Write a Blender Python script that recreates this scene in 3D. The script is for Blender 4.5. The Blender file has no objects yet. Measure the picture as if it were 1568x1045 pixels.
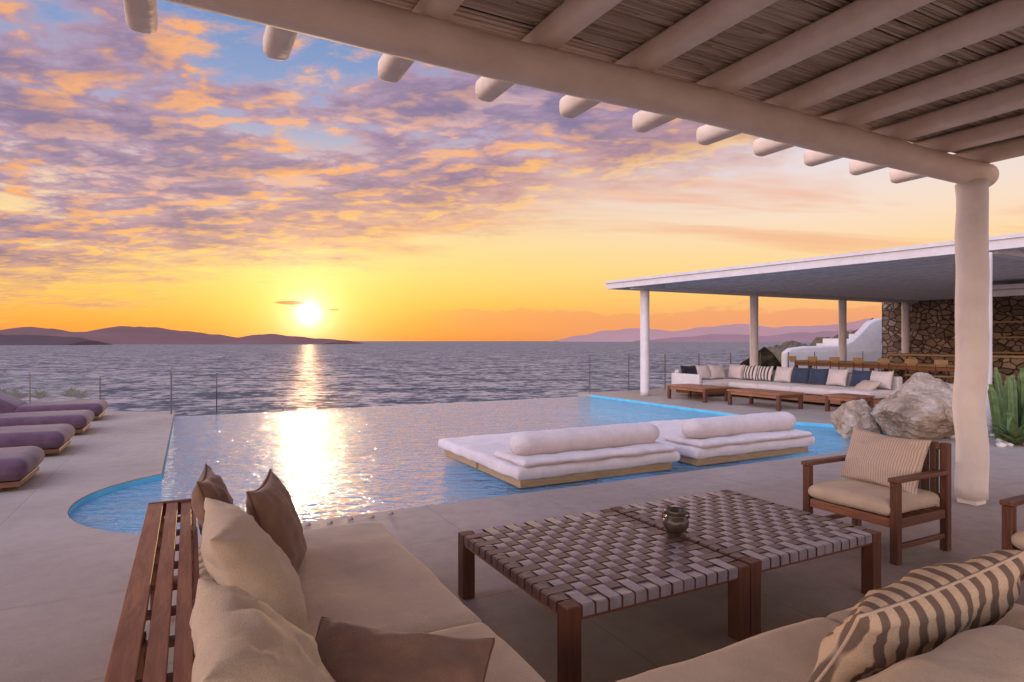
import bpy, bmesh, math, random
from mathutils import Vector, Matrix, noise
from mathutils.geometry import tessellate_polygon
random.seed(7)
S=bpy.context.scene
COL=S.collection
TH=math.radians(27.7)
CA,SA=math.cos(TH),math.sin(TH)
def W(p,q,z=0.0): return Vector((CA*p-SA*q, SA*p+CA*q, z))
def lin(c):
    def f(v):
        v/=255.0
        return v/12.92 if v<=0.04045 else ((v+0.055)/1.055)**2.4
    return (f(c[0]),f(c[1]),f(c[2]),1.0)

# ---------------- node helpers
class NT:
    def __init__(s,tree): s.t=tree; s.n=tree.nodes; s.l=tree.links
    def put(s,sock,v):
        if v is None: return
        if isinstance(v,bpy.types.NodeSocket): s.l.new(v,sock)
        else: sock.default_value=v
    def new(s,typ,**kw):
        nd=s.n.new(typ)
        for k,v in kw.items(): setattr(nd,k,v)
        return nd
    def m(s,op,a,b=None,c=None,clamp=False):
        nd=s.new('ShaderNodeMath',operation=op); nd.use_clamp=clamp
        s.put(nd.inputs[0],a)
        if b is not None: s.put(nd.inputs[1],b)
        if c is not None: s.put(nd.inputs[2],c)
        return nd.outputs[0]
    def vm(s,op,a,b=None):
        nd=s.new('ShaderNodeVectorMath',operation=op)
        s.put(nd.inputs[0],a)
        if b is not None: s.put(nd.inputs[1],b)
        return nd.outputs['Value'] if op in('DOT_PRODUCT','LENGTH') else nd.outputs[0]
    def ss(s,v,a,b,lo=0.0,hi=1.0,smooth=True):
        nd=s.new('ShaderNodeMapRange'); nd.interpolation_type='SMOOTHSTEP' if smooth else 'LINEAR'
        s.put(nd.inputs['Value'],v); s.put(nd.inputs['From Min'],a); s.put(nd.inputs['From Max'],b)
        s.put(nd.inputs['To Min'],lo); s.put(nd.inputs['To Max'],hi)
        return nd.outputs['Result']
    def mix(s,f,a,b,mode='MIX'):
        nd=s.new('ShaderNodeMix',data_type='RGBA',blend_type=mode)
        s.put(nd.inputs[0],f); s.put(nd.inputs[6],a); s.put(nd.inputs[7],b)
        return nd.outputs[2]
    def ramp(s,f,stops):
        nd=s.new('ShaderNodeValToRGB'); cr=nd.color_ramp
        while len(cr.elements)<len(stops): cr.elements.new(0.5)
        for e,(pos,c) in zip(cr.elements,stops): e.position=pos; e.color=c
        s.put(nd.inputs[0],f); return nd.outputs[0]
    def noise(s,vec,scale,detail=4,rough=0.55,dist=0.0):
        nd=s.new('ShaderNodeTexNoise'); s.put(nd.inputs['Vector'],vec)
        nd.inputs['Scale'].default_value=scale; nd.inputs['Detail'].default_value=detail
        nd.inputs['Roughness'].default_value=rough; nd.inputs['Distortion'].default_value=dist
        return nd.outputs['Fac']
    def mapping(s,vec,scale=(1,1,1),loc=(0,0,0),rot=(0,0,0)):
        nd=s.new('ShaderNodeMapping'); s.put(nd.inputs[0],vec)
        nd.inputs['Location'].default_value=loc; nd.inputs['Rotation'].default_value=rot; nd.inputs['Scale'].default_value=scale
        return nd.outputs[0]
    def comb(s,x,y,z):
        nd=s.new('ShaderNodeCombineXYZ'); s.put(nd.inputs[0],x); s.put(nd.inputs[1],y); s.put(nd.inputs[2],z); return nd.outputs[0]
    def sep(s,v):
        nd=s.new('ShaderNodeSeparateXYZ'); s.put(nd.inputs[0],v); return nd.outputs
def mat(name):
    m=bpy.data.materials.new(name); m.use_nodes=True
    nt=NT(m.node_tree); b=m.node_tree.nodes['Principled BSDF']
    return m,nt,b
def tc(nt,which='Object'): return nt.new('ShaderNodeTexCoord').outputs[which]
def bump(nt,b,h,strength,dist):
    nd=nt.new('ShaderNodeBump'); nd.inputs['Strength'].default_value=strength; nd.inputs['Distance'].default_value=dist
    nt.put(nd.inputs['Height'],h); nt.put(b.inputs['Normal'],nd.outputs[0])
def C(r,g,b): return (r,g,b,1.0)
def simple(name,c1,c2,scale,rough=0.6,bs=0.3,bd=0.01,stretch=(1,1,1),spec=0.3,bscale=None):
    m,nt,b=mat(name); v=nt.mapping(tc(nt),scale=stretch)
    f=nt.noise(v,scale,4,0.6)
    nt.put(b.inputs['Base Color'],nt.ramp(f,[(0.3,c1),(0.7,c2)]))
    b.inputs['Roughness'].default_value=rough; b.inputs['Specular IOR Level'].default_value=spec
    bump(nt,b,nt.noise(v,bscale or scale*3,3,0.6),bs,bd)
    return m

# ---------------- materials
M={}
M['white']=simple('white_limewash',C(.64,.59,.55),C(.74,.69,.65),3,0.75,0.45,0.018,bscale=9)
M['white2']=simple('white_paint',C(.52,.50,.52),C(.60,.58,.60),4,0.6,0.15,0.01)
def deckmat():
    m,nt,b=mat('terrace_screed'); v=tc(nt)
    n1=nt.noise(v,0.6,4,0.6); n2=nt.noise(v,6,5,0.7); n3=nt.noise(v,90,2,0.6)
    c=nt.ramp(n1,[(0.3,C(.30,.245,.21)),(0.7,C(.385,.322,.28))])
    c=nt.mix(nt.ss(n2,0.4,0.75,0,0.25),c,C(.23,.185,.155))
    c=nt.mix(nt.ss(n3,0.45,0.7,0,0.25),c,C(.50,.43,.385))
    br=nt.new('ShaderNodeTexBrick'); nt.put(br.inputs['Vector'],nt.mapping(v,loc=(0.3,0.0,0)))
    br.inputs['Scale'].default_value=1.0; br.inputs['Brick Width'].default_value=1.2; br.inputs['Row Height'].default_value=1.2
    br.inputs['Mortar Size'].default_value=0.005; br.offset=0.0; br.inputs['Mortar Smooth'].default_value=0.2
    c=nt.mix(nt.m('MULTIPLY',br.outputs['Fac'],0.5),c,C(.15,.12,.10))
    nt.put(b.inputs['Base Color'],c); nt.put(b.inputs['Roughness'],nt.ss(n2,0.3,0.7,0.5,0.72))
    b.inputs['Specular IOR Level'].default_value=0.35
    h=nt.m('SUBTRACT',nt.m('ADD',n2,nt.m('MULTIPLY',n3,0.3)),nt.m('MULTIPLY',br.outputs['Fac'],0.8))
    bump(nt,b,h,0.22,0.006)
    return m
M['deck']=deckmat()
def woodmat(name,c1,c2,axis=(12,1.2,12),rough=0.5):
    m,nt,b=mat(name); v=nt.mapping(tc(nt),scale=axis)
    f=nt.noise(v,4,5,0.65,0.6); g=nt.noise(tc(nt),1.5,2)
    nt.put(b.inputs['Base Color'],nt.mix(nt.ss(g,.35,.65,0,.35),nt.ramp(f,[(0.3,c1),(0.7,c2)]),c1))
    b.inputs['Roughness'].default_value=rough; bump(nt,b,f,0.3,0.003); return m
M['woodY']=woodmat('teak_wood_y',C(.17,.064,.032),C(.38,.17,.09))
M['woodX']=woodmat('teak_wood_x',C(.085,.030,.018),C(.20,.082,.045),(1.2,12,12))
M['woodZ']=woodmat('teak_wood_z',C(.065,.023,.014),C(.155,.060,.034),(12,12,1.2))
M['pine']=woodmat('pale_timber',C(.28,.18,.09),C(.44,.31,.17),(1.5,10,10),0.6)
def fabric(name,c1,c2,sheen=0.2,wr=0.35):
    m,nt,b=mat(name); v=tc(nt)
    f=nt.noise(v,7,3,0.6); f2=nt.noise(nt.mapping(v,scale=(1,1.6,1)),170,2,0.6)
    c=nt.ramp(f,[(0.3,c1),(0.7,c2)])
    c=nt.mix(nt.ss(f2,0.35,0.7,0,0.45),c,tuple(x*0.66 for x in c1[:3])+(1,))
    nt.put(b.inputs['Base Color'],c); b.inputs['Roughness'].default_value=0.92; b.inputs['Specular IOR Level'].default_value=0.15
    b.inputs['Sheen Weight'].default_value=sheen
    h=nt.m('ADD',nt.m('MULTIPLY',nt.noise(v,5,3,0.5,0.7),0.8),nt.m('MULTIPLY',f2,0.09))
    bump(nt,b,h,wr,0.02)
    return m
M['beige']=fabric('beige_linen',C(.50,.41,.32),C(.60,.495,.395))
M['beige2']=fabric('light_linen',C(.46,.38,.30),C(.57,.475,.38),wr=0.7)
M['brown']=fabric('taupe_linen',C(.17,.105,.08),C(.245,.155,.12))
M['towel']=fabric('white_towelling',C(.56,.50,.51),C(.66,.59,.60),wr=0.7)
M['purple']=fabric('plum_canvas',C(.085,.045,.075),C(.125,.07,.105))
M['piping_brown']=simple('brown_piping',C(.10,.06,.045),C(.15,.09,.07),40,0.9)
M['piping_cream']=simple('cream_piping',C(.5,.42,.34),C(.6,.5,.42),40,0.9)
M['black']=fabric('black_linen',C(.012,.012,.018),C(.025,.025,.034))
M['navy']=fabric('navy_linen',C(.032,.045,.085),C(.055,.075,.13))
def stripes(name,a,bc,freq,duty,off=0.0,axis=0):
    m,nt,b=mat(name); v=tc(nt); s=nt.sep(v)
    x=nt.m('ADD',s[axis],nt.m('MULTIPLY',nt.noise(v,5,1),0.012))
    fr=nt.m('FRACT',nt.m('ADD',nt.m('MULTIPLY',x,freq),50.0+off))
    k=nt.ss(nt.m('ABSOLUTE',nt.m('SUBTRACT',fr,0.5)),duty/2-0.03,duty/2+0.03)
    c=nt.mix(k,bc,a); f2=nt.noise(v,150,2)
    c=nt.mix(nt.ss(f2,.4,.7,0,.2),c,C(.12,.1,.08))
    nt.put(b.inputs['Base Color'],c); b.inputs['Roughness'].default_value=0.9; b.inputs['Specular IOR Level'].default_value=0.15
    bump(nt,b,nt.m('ADD',nt.noise(v,6,3,.5,.7),nt.m('MULTIPLY',f2,.06)),0.4,0.02); return m
M['stripe']=stripes('bold_striped_fabric',C(.62,.50,.38),C(.18,.138,.118),11,0.47)
M['pin']=stripes('pin_striped_fabric',C(.58,.49,.43),C(.40,.32,.29),55,0.4,axis=0)
M['navystripe']=stripes('navy_striped_fabric',C(.62,.56,.53),C(.05,.06,.10),9,0.45)
def strapmat(nm,a,b2,r,coat):
    m,nt,b=mat(nm); v=tc(nt); f=nt.noise(v,14,4)
    nt.put(b.inputs['Base Color'],nt.ramp(f,[(0.3,a),(0.7,b2)]))
    b.inputs['Roughness'].default_value=r; b.inputs['Specular IOR Level'].default_value=0.8
    b.inputs['Coat Weight'].default_value=coat; b.inputs['Coat Roughness'].default_value=.3
    bump(nt,b,nt.noise(v,60,3),0.15,0.003); return m
M['strap']=strapmat('sky_sheen_leather_strap',C(.17,.15,.19),C(.27,.245,.30),.30,.6)  # dark brown leather; its sky reflection is painted into the base as mauve
M['strap2']=strapmat('brown_leather_strap',C(.07,.038,.034),C(.125,.072,.062),.42,.2)
def reedmat():
    m,nt,b=mat('reed_cane'); at=nt.new('ShaderNodeAttribute'); at.attribute_name='rnd'
    f=nt.noise(nt.mapping(tc(nt),scale=(2,60,60)),2,3)
    c=nt.ramp(at.outputs['Fac'],[(0.0,C(.44,.33,.24)),(0.5,C(.58,.46,.35)),(1.0,C(.70,.58,.46))])
    c=nt.mix(nt.ss(f,.35,.7,0,.4),c,C(.36,.26,.18))
    nt.put(b.inputs['Base Color'],c); b.inputs['Roughness'].default_value=0.6; return m
M['reed']=reedmat()
M['beam']=simple('whitewashed_log',C(.72,.56,.44),C(.84,.69,.56),5,0.6,0.5,0.02,stretch=(0.5,1,1),bscale=7)
M['blocker']=simple('dark_light_blocker',C(.10,.075,.05),C(.14,.10,.07),5,0.9)
M['metal']=simple('bronze_metal',C(.10,.09,.085),C(.15,.13,.12),20,0.35,0.05,0.002)
M['poolpl']=simple('pool_plaster',C(.08,.42,.62),C(.12,.52,.72),4,0.6,0.1,0.005)
M['pot']=simple('glazed_pottery',C(.03,.026,.022),C(.07,.055,.042),18,0.3,0.2,0.003,spec=0.6)
def glassmat():
    m=bpy.data.materials.new('clear_glass'); m.use_nodes=True; nt=NT(m.node_tree); m.node_tree.nodes.clear()
    o=nt.new('ShaderNodeOutputMaterial'); t=nt.new('ShaderNodeBsdfTransparent'); g=nt.new('ShaderNodeBsdfGlossy')
    t.inputs[0].default_value=C(.93,.96,.955); g.inputs['Roughness'].default_value=0.02
    fr=nt.new('ShaderNodeFresnel'); fr.inputs[0].default_value=1.45
    mx=nt.new('ShaderNodeMixShader'); nt.put(mx.inputs[0],nt.m('MINIMUM',fr.outputs[0],.35)); nt.put(mx.inputs[1],t.outputs[0]); nt.put(mx.inputs[2],g.outputs[0])
    nt.put(o.inputs[0],mx.outputs[0]); return m
M['glass']=glassmat()
def poolwater():
    m=bpy.data.materials.new('pool_water'); m.use_nodes=True; nt=NT(m.node_tree); m.node_tree.nodes.clear()
    o=nt.new('ShaderNodeOutputMaterial'); t=nt.new('ShaderNodeBsdfTransparent'); g=nt.new('ShaderNodeBsdfGlossy')
    t.inputs[0].default_value=C(.60,.92,.98); g.inputs['Roughness'].default_value=0.05; g.inputs[0].default_value=C(.90,.96,1)
    v=tc(nt); v=nt.mapping(v,rot=(0,0,TH))
    a=nt.noise(nt.mapping(v,scale=(0.9,1.9,1),rot=(0,0,0.12)),2.3,3,0.55,0.7); b2=nt.noise(nt.mapping(v,scale=(.8,1.7,1),rot=(0,0,-.1)),7,3,0.6,0.5)
    h=nt.m('ADD',a,nt.m('MULTIPLY',b2,0.40))
    bp=nt.new('ShaderNodeBump'); bp.inputs['Strength'].default_value=1.0; bp.inputs['Distance'].default_value=0.12; nt.put(bp.inputs['Height'],h)
    df=nt.new('ShaderNodeBsdfDiffuse'); df.inputs[0].default_value=C(.48,.76,.92)
    m0=nt.new('ShaderNodeMixShader'); m0.inputs[0].default_value=.34; nt.put(m0.inputs[1],t.outputs[0]); nt.put(m0.inputs[2],df.outputs[0])
    fr=nt.new('ShaderNodeFresnel'); fr.inputs[0].default_value=1.38; nt.put(fr.inputs['Normal'],bp.outputs[0]); nt.put(g.inputs['Normal'],bp.outputs[0])
    f=nt.m('MULTIPLY_ADD',fr.outputs[0],1.3,0.03,clamp=True)
    mx=nt.new('ShaderNodeMixShader'); nt.put(mx.inputs[0],f); nt.put(mx.inputs[1],m0.outputs[0]); nt.put(mx.inputs[2],g.outputs[0])
    nt.put(o.inputs[0],mx.outputs[0]); return m
M['pool']=poolwater()
def seamat():
    m=bpy.data.materials.new('sea_water'); m.use_nodes=True; nt=NT(m.node_tree); m.node_tree.nodes.clear()
    o=nt.new('ShaderNodeOutputMaterial'); v=tc(nt)
    n1=nt.noise(nt.mapping(v,scale=(0.20,0.24,1),rot=(0,0,0.15)),1.0,4,0.72,0.3)
    n2=nt.noise(nt.mapping(v,scale=(0.04,0.055,1)),1.0,4,0.7,0.3)
    n3=nt.noise(nt.mapping(v,scale=(0.0015,0.006,1)),1.0,3,0.6)
    k=nt.ss(nt.m('ADD',nt.m('MULTIPLY',n1,.6),nt.m('MULTIPLY',n2,.4)),0.44,0.58)
    c=nt.mix(k,C(.050,.062,.085),C(.33,.31,.31))
    c=nt.mix(nt.ss(n3,.4,.65,0,.35),c,C(.09,.105,.13))
    df=nt.new('ShaderNodeBsdfDiffuse'); nt.put(df.inputs[0],c)
    gl=nt.new('ShaderNodeBsdfGlossy'); gl.inputs['Roughness'].default_value=.42; gl.inputs[0].default_value=C(1,.93,.85)
    h=nt.m('ADD',nt.m('MULTIPLY',n1,1.8),nt.m('MULTIPLY',n2,5.0))
    bp=nt.new('ShaderNodeBump'); bp.inputs['Strength'].default_value=1; bp.inputs['Distance'].default_value=1; nt.put(bp.inputs['Height'],h)
    nt.put(gl.inputs['Normal'],bp.outputs[0]); 
    mx=nt.new('ShaderNodeMixShader'); nt.put(mx.inputs[0],nt.ss(k,0,1,.06,.28)); nt.put(mx.inputs[1],df.outputs[0]); nt.put(mx.inputs[2],gl.outputs[0])
    nt.put(o.inputs[0],mx.outputs[0]); return m
M['sea']=seamat()
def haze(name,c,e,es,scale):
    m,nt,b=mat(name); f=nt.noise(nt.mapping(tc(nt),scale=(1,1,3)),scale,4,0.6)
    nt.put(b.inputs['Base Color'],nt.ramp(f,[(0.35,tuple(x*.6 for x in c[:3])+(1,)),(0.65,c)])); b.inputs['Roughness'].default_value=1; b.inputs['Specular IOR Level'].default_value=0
    b.inputs['Emission Color'].default_value=e; b.inputs['Emission Strength'].default_value=es; return m  # emission paints aerial haze into the land colour
M['isl']=haze('hazy_island_scrub',C(.05,.035,.05),lin((126,94,98)),0.75,0.004)
M['isl2']=haze('hazy_near_island_scrub',C(.04,.03,.04),lin((94,74,84)),0.7,0.004)
M['mtn']=haze('hazy_distant_mountain',C(.05,.05,.07),lin((186,142,152)),0.88,0.0006)
M['mtn2']=haze('hazy_nearer_mountain',C(.05,.045,.06),lin((160,122,138)),0.85,0.0008)
M['scrub']=simple('dry_scrub_ground',C(.05,.05,.03),C(.16,.12,.08),0.6,0.95,0.8,0.3,bscale=1.5)
def stonewall():
    m,nt,b=mat('dry_stone'); v=nt.mapping(tc(nt),scale=(1,2.6,3.6))
    vo=nt.new('ShaderNodeTexVoronoi',feature='F1'); nt.put(vo.inputs['Vector'],v); vo.inputs['Scale'].default_value=1.3
    ve=nt.new('ShaderNodeTexVoronoi',feature='DISTANCE_TO_EDGE'); nt.put(ve.inputs['Vector'],v); ve.inputs['Scale'].default_value=1.3
    s=nt.sep(vo.outputs['Color'])
    c=nt.ramp(s[0],[(0,C(.13,.09,.06)),(0.5,C(.25,.18,.125)),(1,C(.36,.28,.21))])
    n=nt.noise(v,6,5); c=nt.mix(nt.ss(n,.4,.7,0,.5),c,C(.13,.09,.07))
    e=nt.ss(ve.outputs['Distance'],0.0,0.09)
    c=nt.mix(e,C(.03,.022,.018),c); nt.put(b.inputs['Base Color'],c); b.inputs['Roughness'].default_value=0.9
    bump(nt,b,nt.m('ADD',e,nt.m('MULTIPLY',n,.3)),1,0.05); return m
M['stone']=stonewall()
def rockmat():
    m,nt,b=mat('boulder_marble'); v=tc(nt); n=nt.noise(v,2.2,7,0.65,0.6); n2=nt.noise(v,7,5,0.65)
    c=nt.ramp(n,[(0.3,C(.12,.085,.06)),(0.45,C(.31,.23,.165)),(0.6,C(.44,.37,.31)),(0.75,C(.34,.18,.08))])
    c=nt.mix(nt.ss(n2,.5,.7,0,.5),c,C(.58,.50,.43)); nt.put(b.inputs['Base Color'],c); b.inputs['Roughness'].default_value=.85
    bump(nt,b,nt.m('ADD',n,nt.m('MULTIPLY',n2,.6)),1,0.08); return m
M['rock']=rockmat()
M['plant']=simple('succulent_green',C(.06,.11,.035),C(.14,.20,.08),9,0.5,0.3,0.01)
M['pebble']=simple('white_pebble',C(.5,.46,.42),C(.7,.66,.62),20,0.7)

# ---------------- geometry helpers
def empty(name,p,q,z=0,rot=0.0):
    e=bpy.data.objects.new(name,None); COL.objects.link(e); e.location=W(p,q,z); e.rotation_euler=(0,0,TH+rot); e.empty_display_size=.2; return e
def mesh_obj(name,verts,faces,m,parent=None,smooth=False,frame=None):
    me=bpy.data.meshes.new(name); me.from_pydata([tuple(v) for v in verts],[],faces); me.update()
    o=bpy.data.objects.new(name,me); COL.objects.link(o)
    ms=m if isinstance(m,list) else [m]
    for x in ms: me.materials.append(x)
    if smooth:
        for p in me.polygons: p.use_smooth=True
    if parent: o.parent=parent
    elif frame: o.rotation_euler=(0,0,TH)
    return o
def box(name,a,b,m,parent=None,bev=0.006,seg=2,smooth=True,frame=None):
    x0,y0,z0=a; x1,y1,z1=b
    c=((x0+x1)/2,(y0+y1)/2,(z0+z1)/2)
    vs=[(x-c[0],y-c[1],z-c[2]) for z in(z0,z1) for y in(y0,y1) for x in(x0,x1)]
    fs=[(0,2,3,1),(4,5,7,6),(0,1,5,4),(2,6,7,3),(0,4,6,2),(1,3,7,5)]
    o=mesh_obj(name,vs,fs,m,parent,frame=frame)
    o.location=c if parent else (W(*c) if frame else c)
    if bev>0:
        md=o.modifiers.new('b','BEVEL'); md.width=bev; md.segments=seg; md.limit_method='ANGLE'
        if smooth:
            for p in o.data.polygons: p.use_smooth=True
            md.harden_normals=True
    return o
def cushion(name,a,b,m,parent,r=0.05,puff=0.02,n=26,seed=0,wr=0.006,dome=0.015,pip=None):
    x0,y0,z0=a; x1,y1,z1=b; c=Vector(((x0+x1)/2,(y0+y1)/2,(z0+z1)/2)); h=Vector(((x1-x0)/2,(y1-y0)/2,(z1-z0)/2))
    bm=bmesh.new(); bmesh.ops.create_cube(bm,size=2.0)
    bmesh.ops.subdivide_edges(bm,edges=bm.edges[:],cuts=n,use_grid_fill=True)
    r=min(r,min(h)*0.98)
    for v in bm.verts:
        t=v.co.copy()
        p=Vector([math.copysign(abs(math.sin(x*math.pi/2)),x)*hh for x,hh in zip(t,h)])
        q=Vector([max(-hh+r,min(hh-r,x)) for x,hh in zip(p,h)])
        d=p-q
        if d.length>1e-9: p=q+d.normalized()*r
        sx,sy=p.x/h.x,p.y/h.y
        k=(1-sx**2)*(1-sy**2)
        p.z+=dome*max(k,0)**0.5 if p.z>0 else 0
        sz=p.z/h.z
        bul=puff*(1-min(1,sz*sz))
        if abs(sx)>0.8: p.x+=math.copysign(bul,p.x)
        if abs(sy)>0.8: p.y+=math.copysign(bul,p.y)
        w=noise.noise(Vector((p.x*3.5+seed,p.y*3.5,p.z*5)))+0.5*noise.noise(Vector((p.x*9,p.y*9+seed,p.z*9)))
        p+= (d.normalized() if d.length>1e-6 else Vector((0,0,1)))*w*wr
        v.co=p
    me=bpy.data.meshes.new(name); bm.to_mesh(me); bm.free(); me.materials.append(m)
    for p in me.polygons: p.use_smooth=True
    o=bpy.data.objects.new(name,me); COL.objects.link(o); o.parent=parent; o.location=c; return o
def tube(pts,r,n=8,closed=False,cap=True,radii=None,sq=0.0):
    vs=[];fs=[];N=len(pts)
    for i,p in enumerate(pts):
        p=Vector(p); a=Vector(pts[(i-1)%N] if (closed or i>0) else pts[i]); b=Vector(pts[(i+1)%N] if (closed or i<N-1) else pts[i])
        t=(b-a).normalized(); up=Vector((0,0,1)) if abs(t.z)<0.95 else Vector((0,1,0))
        s=t.cross(up).normalized(); u=s.cross(t)
        rr=radii[i] if radii else r
        for k in range(n):
            an=2*math.pi*k/n; ca,sa=math.cos(an),math.sin(an)
            if sq>0:
                e=1-sq; ca=math.copysign(abs(ca)**e,ca); sa=math.copysign(abs(sa)**e,sa)
            vs.append(p+s*ca*rr+u*sa*rr)
    rng=N if closed else N-1
    for i in range(rng):
        j=(i+1)%N
        for k in range(n):
            l=(k+1)%n; fs.append((i*n+k,i*n+l,j*n+l,j*n+k))
    if cap and not closed:
        fs.append(tuple(range(n))[::-1]); fs.append(tuple((N-1)*n+k for k in range(n)))
    return vs,fs
def log(name,a,b,r,m,parent,wob=0.012,n=20,seg=24,seed=0,chamfer=True,sq=0.0):
    a=Vector(a);b=Vector(b);pts=[];radii=[]
    for i in range(seg+1):
        t=i/seg; p=a.lerp(b,t)
        w=Vector((noise.noise(Vector((t*5+seed,1,0))),noise.noise(Vector((t*5+seed,5,0))),noise.noise(Vector((t*5+seed,9,0)))))*wob
        if i in(0,seg): w*=0
        pts.append(p+w); radii.append(r*(1+0.06*noise.noise(Vector((t*7+seed*3,2,2)))))
    if chamfer:
        d=(b-a).normalized()
        pts=[a,a+d*r*0.12,a+d*r*0.3]+pts[1:-1]+[b-d*r*0.3,b-d*r*0.12,b]
        c0,c1=(.78,.93) if sq==0 else (.9,.98)
        radii=[r*c0,r*c1,r]+radii[1:-1]+[r,r*c1,r*c0]
    vs,fs=tube(pts,r,n,radii=radii,sq=sq)
    o=mesh_obj(name,vs,fs,m,parent)
    for p in o.data.polygons: p.use_smooth=len(p.vertices)==4
    return o
def pillow(name,cen,w,h,t,right,up,m,pip=None,seed=0,n=30,top=True,pinch=0.07):
    r=Vector(right).normalized(); u=Vector(up).normalized(); u=(u-r*u.dot(r)).normalized(); nn=r.cross(u)
    R=Matrix(((CA,-SA,0),(SA,CA,0),(0,0,1)))
    r,u,nn=R@r,R@u,R@nn
    e=bpy.data.objects.new(name,None); COL.objects.link(e); e.empty_display_size=.1
    mt=Matrix((( r.x,u.x,nn.x,0),(r.y,u.y,nn.y,0),(r.z,u.z,nn.z,0),(0,0,0,1))); mt.translation=W(*cen); e.matrix_world=mt
    vs=[];fs=[]
    def pos(s,tt):
        return (w/2*s*(1-pinch*(1-tt*tt)*abs(s)**3), h/2*tt*(1-pinch*(1-s*s)*abs(tt)**3))
    for side in(1,-1):
        base=len(vs)
        for i in range(n+1):
            for j in range(n+1):
                s=math.sin((i/n*2-1)*math.pi/2); tt=math.sin((j/n*2-1)*math.pi/2)
                x,y=pos(s,tt)
                th=t/2*max(0,(1-s*s)*(1-tt*tt))**0.42
                ed=max(abs(s),abs(tt)); 
                wv=noise.noise(Vector((s*2.2+seed,tt*2.2,side)))*0.12*t+noise.noise(Vector((s*5+seed,tt*5,side*3)))*0.055*t
                wv+=math.sin((s if abs(tt)>abs(s) else tt)*22+seed+3*noise.noise(Vector((s*3,tt*3,seed))))*0.025*t*max(0,ed-0.5)*2
                k=min(1,max(0,(1-ed)*6))
                vs.append((x,y-0.03*h*(1-s*s)*max(0,tt)*1.2,side*(th+wv*k)))
        for i in range(n):
            for j in range(n):
                a=base+i*(n+1)+j; f=(a,a+n+1,a+n+2,a+1)
                fs.append(f if side>0 else f[::-1])
    o=mesh_obj('cover',vs,fs,m,e,smooth=True)
    bm=bmesh.new(); bm.from_mesh(o.data); bmesh.ops.remove_doubles(bm,verts=bm.verts,dist=0.0005); bm.to_mesh(o.data); bm.free()
    for p in o.data.polygons: p.use_smooth=True
    if pip:
        pts=[]
        K=28
        for k in range(4*K):
            q=k//K; f=(k%K)/K*2-1; s,tt=[(f,-1),(1,f),(-f,1),(-1,-f)][q]
            x,y=pos(s,tt); pts.append((x,y-0.03*h*(1-s*s)*max(0,tt)*1.2,0))
        v2,f2=tube(pts,0.006,6,closed=True); mesh_obj('piping',v2,f2,pip,e,smooth=True)
    return e

# ---------------- terrace, pool
WL=-0.07
def arc(cx,cy,r,a0,a1,n):
    return [(cx+r*math.cos(math.radians(a0+(a1-a0)*i/n)),cy+r*math.sin(math.radians(a0+(a1-a0)*i/n))) for i in range(n+1)]
r=1.6
la=180-math.degrees(math.acos((0.55+0.3)/r)); 
left_arc=arc(0.55,7.45,r,270,la,28)
right_arc=arc(9.8,7.45,r,41,-90,28)
inner=[(11.0,15.72),(11.0,9.2)]+right_arc+left_arc+[(-0.3,15.72)]
outline=[(-25,-9),(34,-9),(34,16.4),(11.0,16.4)]+inner+[(-0.3,16.3),(-1.9,17.4),(-5.5,22.5),(-25,20)]
def prism(name,poly,z0,z1,m,parent=None,frame=True,side=None):
    tri=tessellate_polygon([[Vector((x,y,0)) for x,y in poly]])
    n=len(poly); vs=[(x,y,z1) for x,y in poly]+[(x,y,z0) for x,y in poly]
    ar=sum(poly[i][0]*poly[(i+1)%n][1]-poly[(i+1)%n][0]*poly[i][1] for i in range(n))
    fs=[]
    for t in tri:
        a,b,c=[Vector((poly[k][0],poly[k][1],0)) for k in t]
        t=tuple(t) if (b-a).cross(c-a).z>0 else tuple(t)[::-1]
        fs.append(t); fs.append(tuple(k+n for k in t[::-1]))
    for i in range(n):
        j=(i+1)%n; f=(i,i+n,j+n,j); fs.append(f if ar>0 else f[::-1])
    return mesh_obj(name,vs,fs,m,parent,frame=frame)
prism('terrace_pavement',outline,-0.5,0.0,M['deck'])
pool=bpy.data.objects.new('swimming_pool',None); COL.objects.link(pool); pool.rotation_euler=(0,0,TH)
def inset(poly,d):
    n=len(poly); out=[]
    ar=sum(poly[i][0]*poly[(i+1)%n][1]-poly[(i+1)%n][0]*poly[i][1] for i in range(n)); sg=1 if ar>0 else -1
    for i in range(n):
        a=Vector(poly[i-1]);b=Vector(poly[i]);c=Vector(poly[(i+1)%n])
        n1=Vector((-(b-a).y,(b-a).x)).normalized()*sg; n2=Vector((-(c-b).y,(c-b).x)).normalized()*sg
        m_=(n1+n2); m_=m_/max(0.5,m_.dot(n1)) if m_.length>0 else n1
        out.append((b.x+m_.x*d,b.y+m_.y*d))
    return out
shell=inset(inner,0.006); n=len(shell)
vs=[(x,y,-0.012) for x,y in shell]+[(x,y,-1.3) for x,y in shell]; fs=[]
for i in range(n-1): fs.append((i,i+n,i+1+n,i+1))
mesh_obj('pool_wall',vs,fs,M['poolpl'],pool)
prism('pool_floor',shell,-1.5,-1.3,M['poolpl'],pool,frame=None)
prism('entry_step',inset(arc(0.55,7.45,1.58,270,90,40),0.01),-1.29,-0.34,M['poolpl'],pool,frame=None)
prism('entry_step',inset(arc(0.95,7.45,1.58,270,90,40),0.01),-1.28,-0.68,M['poolpl'],pool,frame=None)
prism('end_step',arc(9.8,7.45,1.57,-90,75,40),-1.29,-0.34,M['poolpl'],pool,frame=None)
box('shelf',(9.3,9.3,-1.29),(10.97,15.5,-0.36),M['poolpl'],pool,bev=0)
box('infinity_weir',(-0.3,15.72,-1.6),(11.0,15.92,WL-0.006),M['poolpl'],pool,bev=0.01)
wp=inset(inner,0.012)
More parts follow.
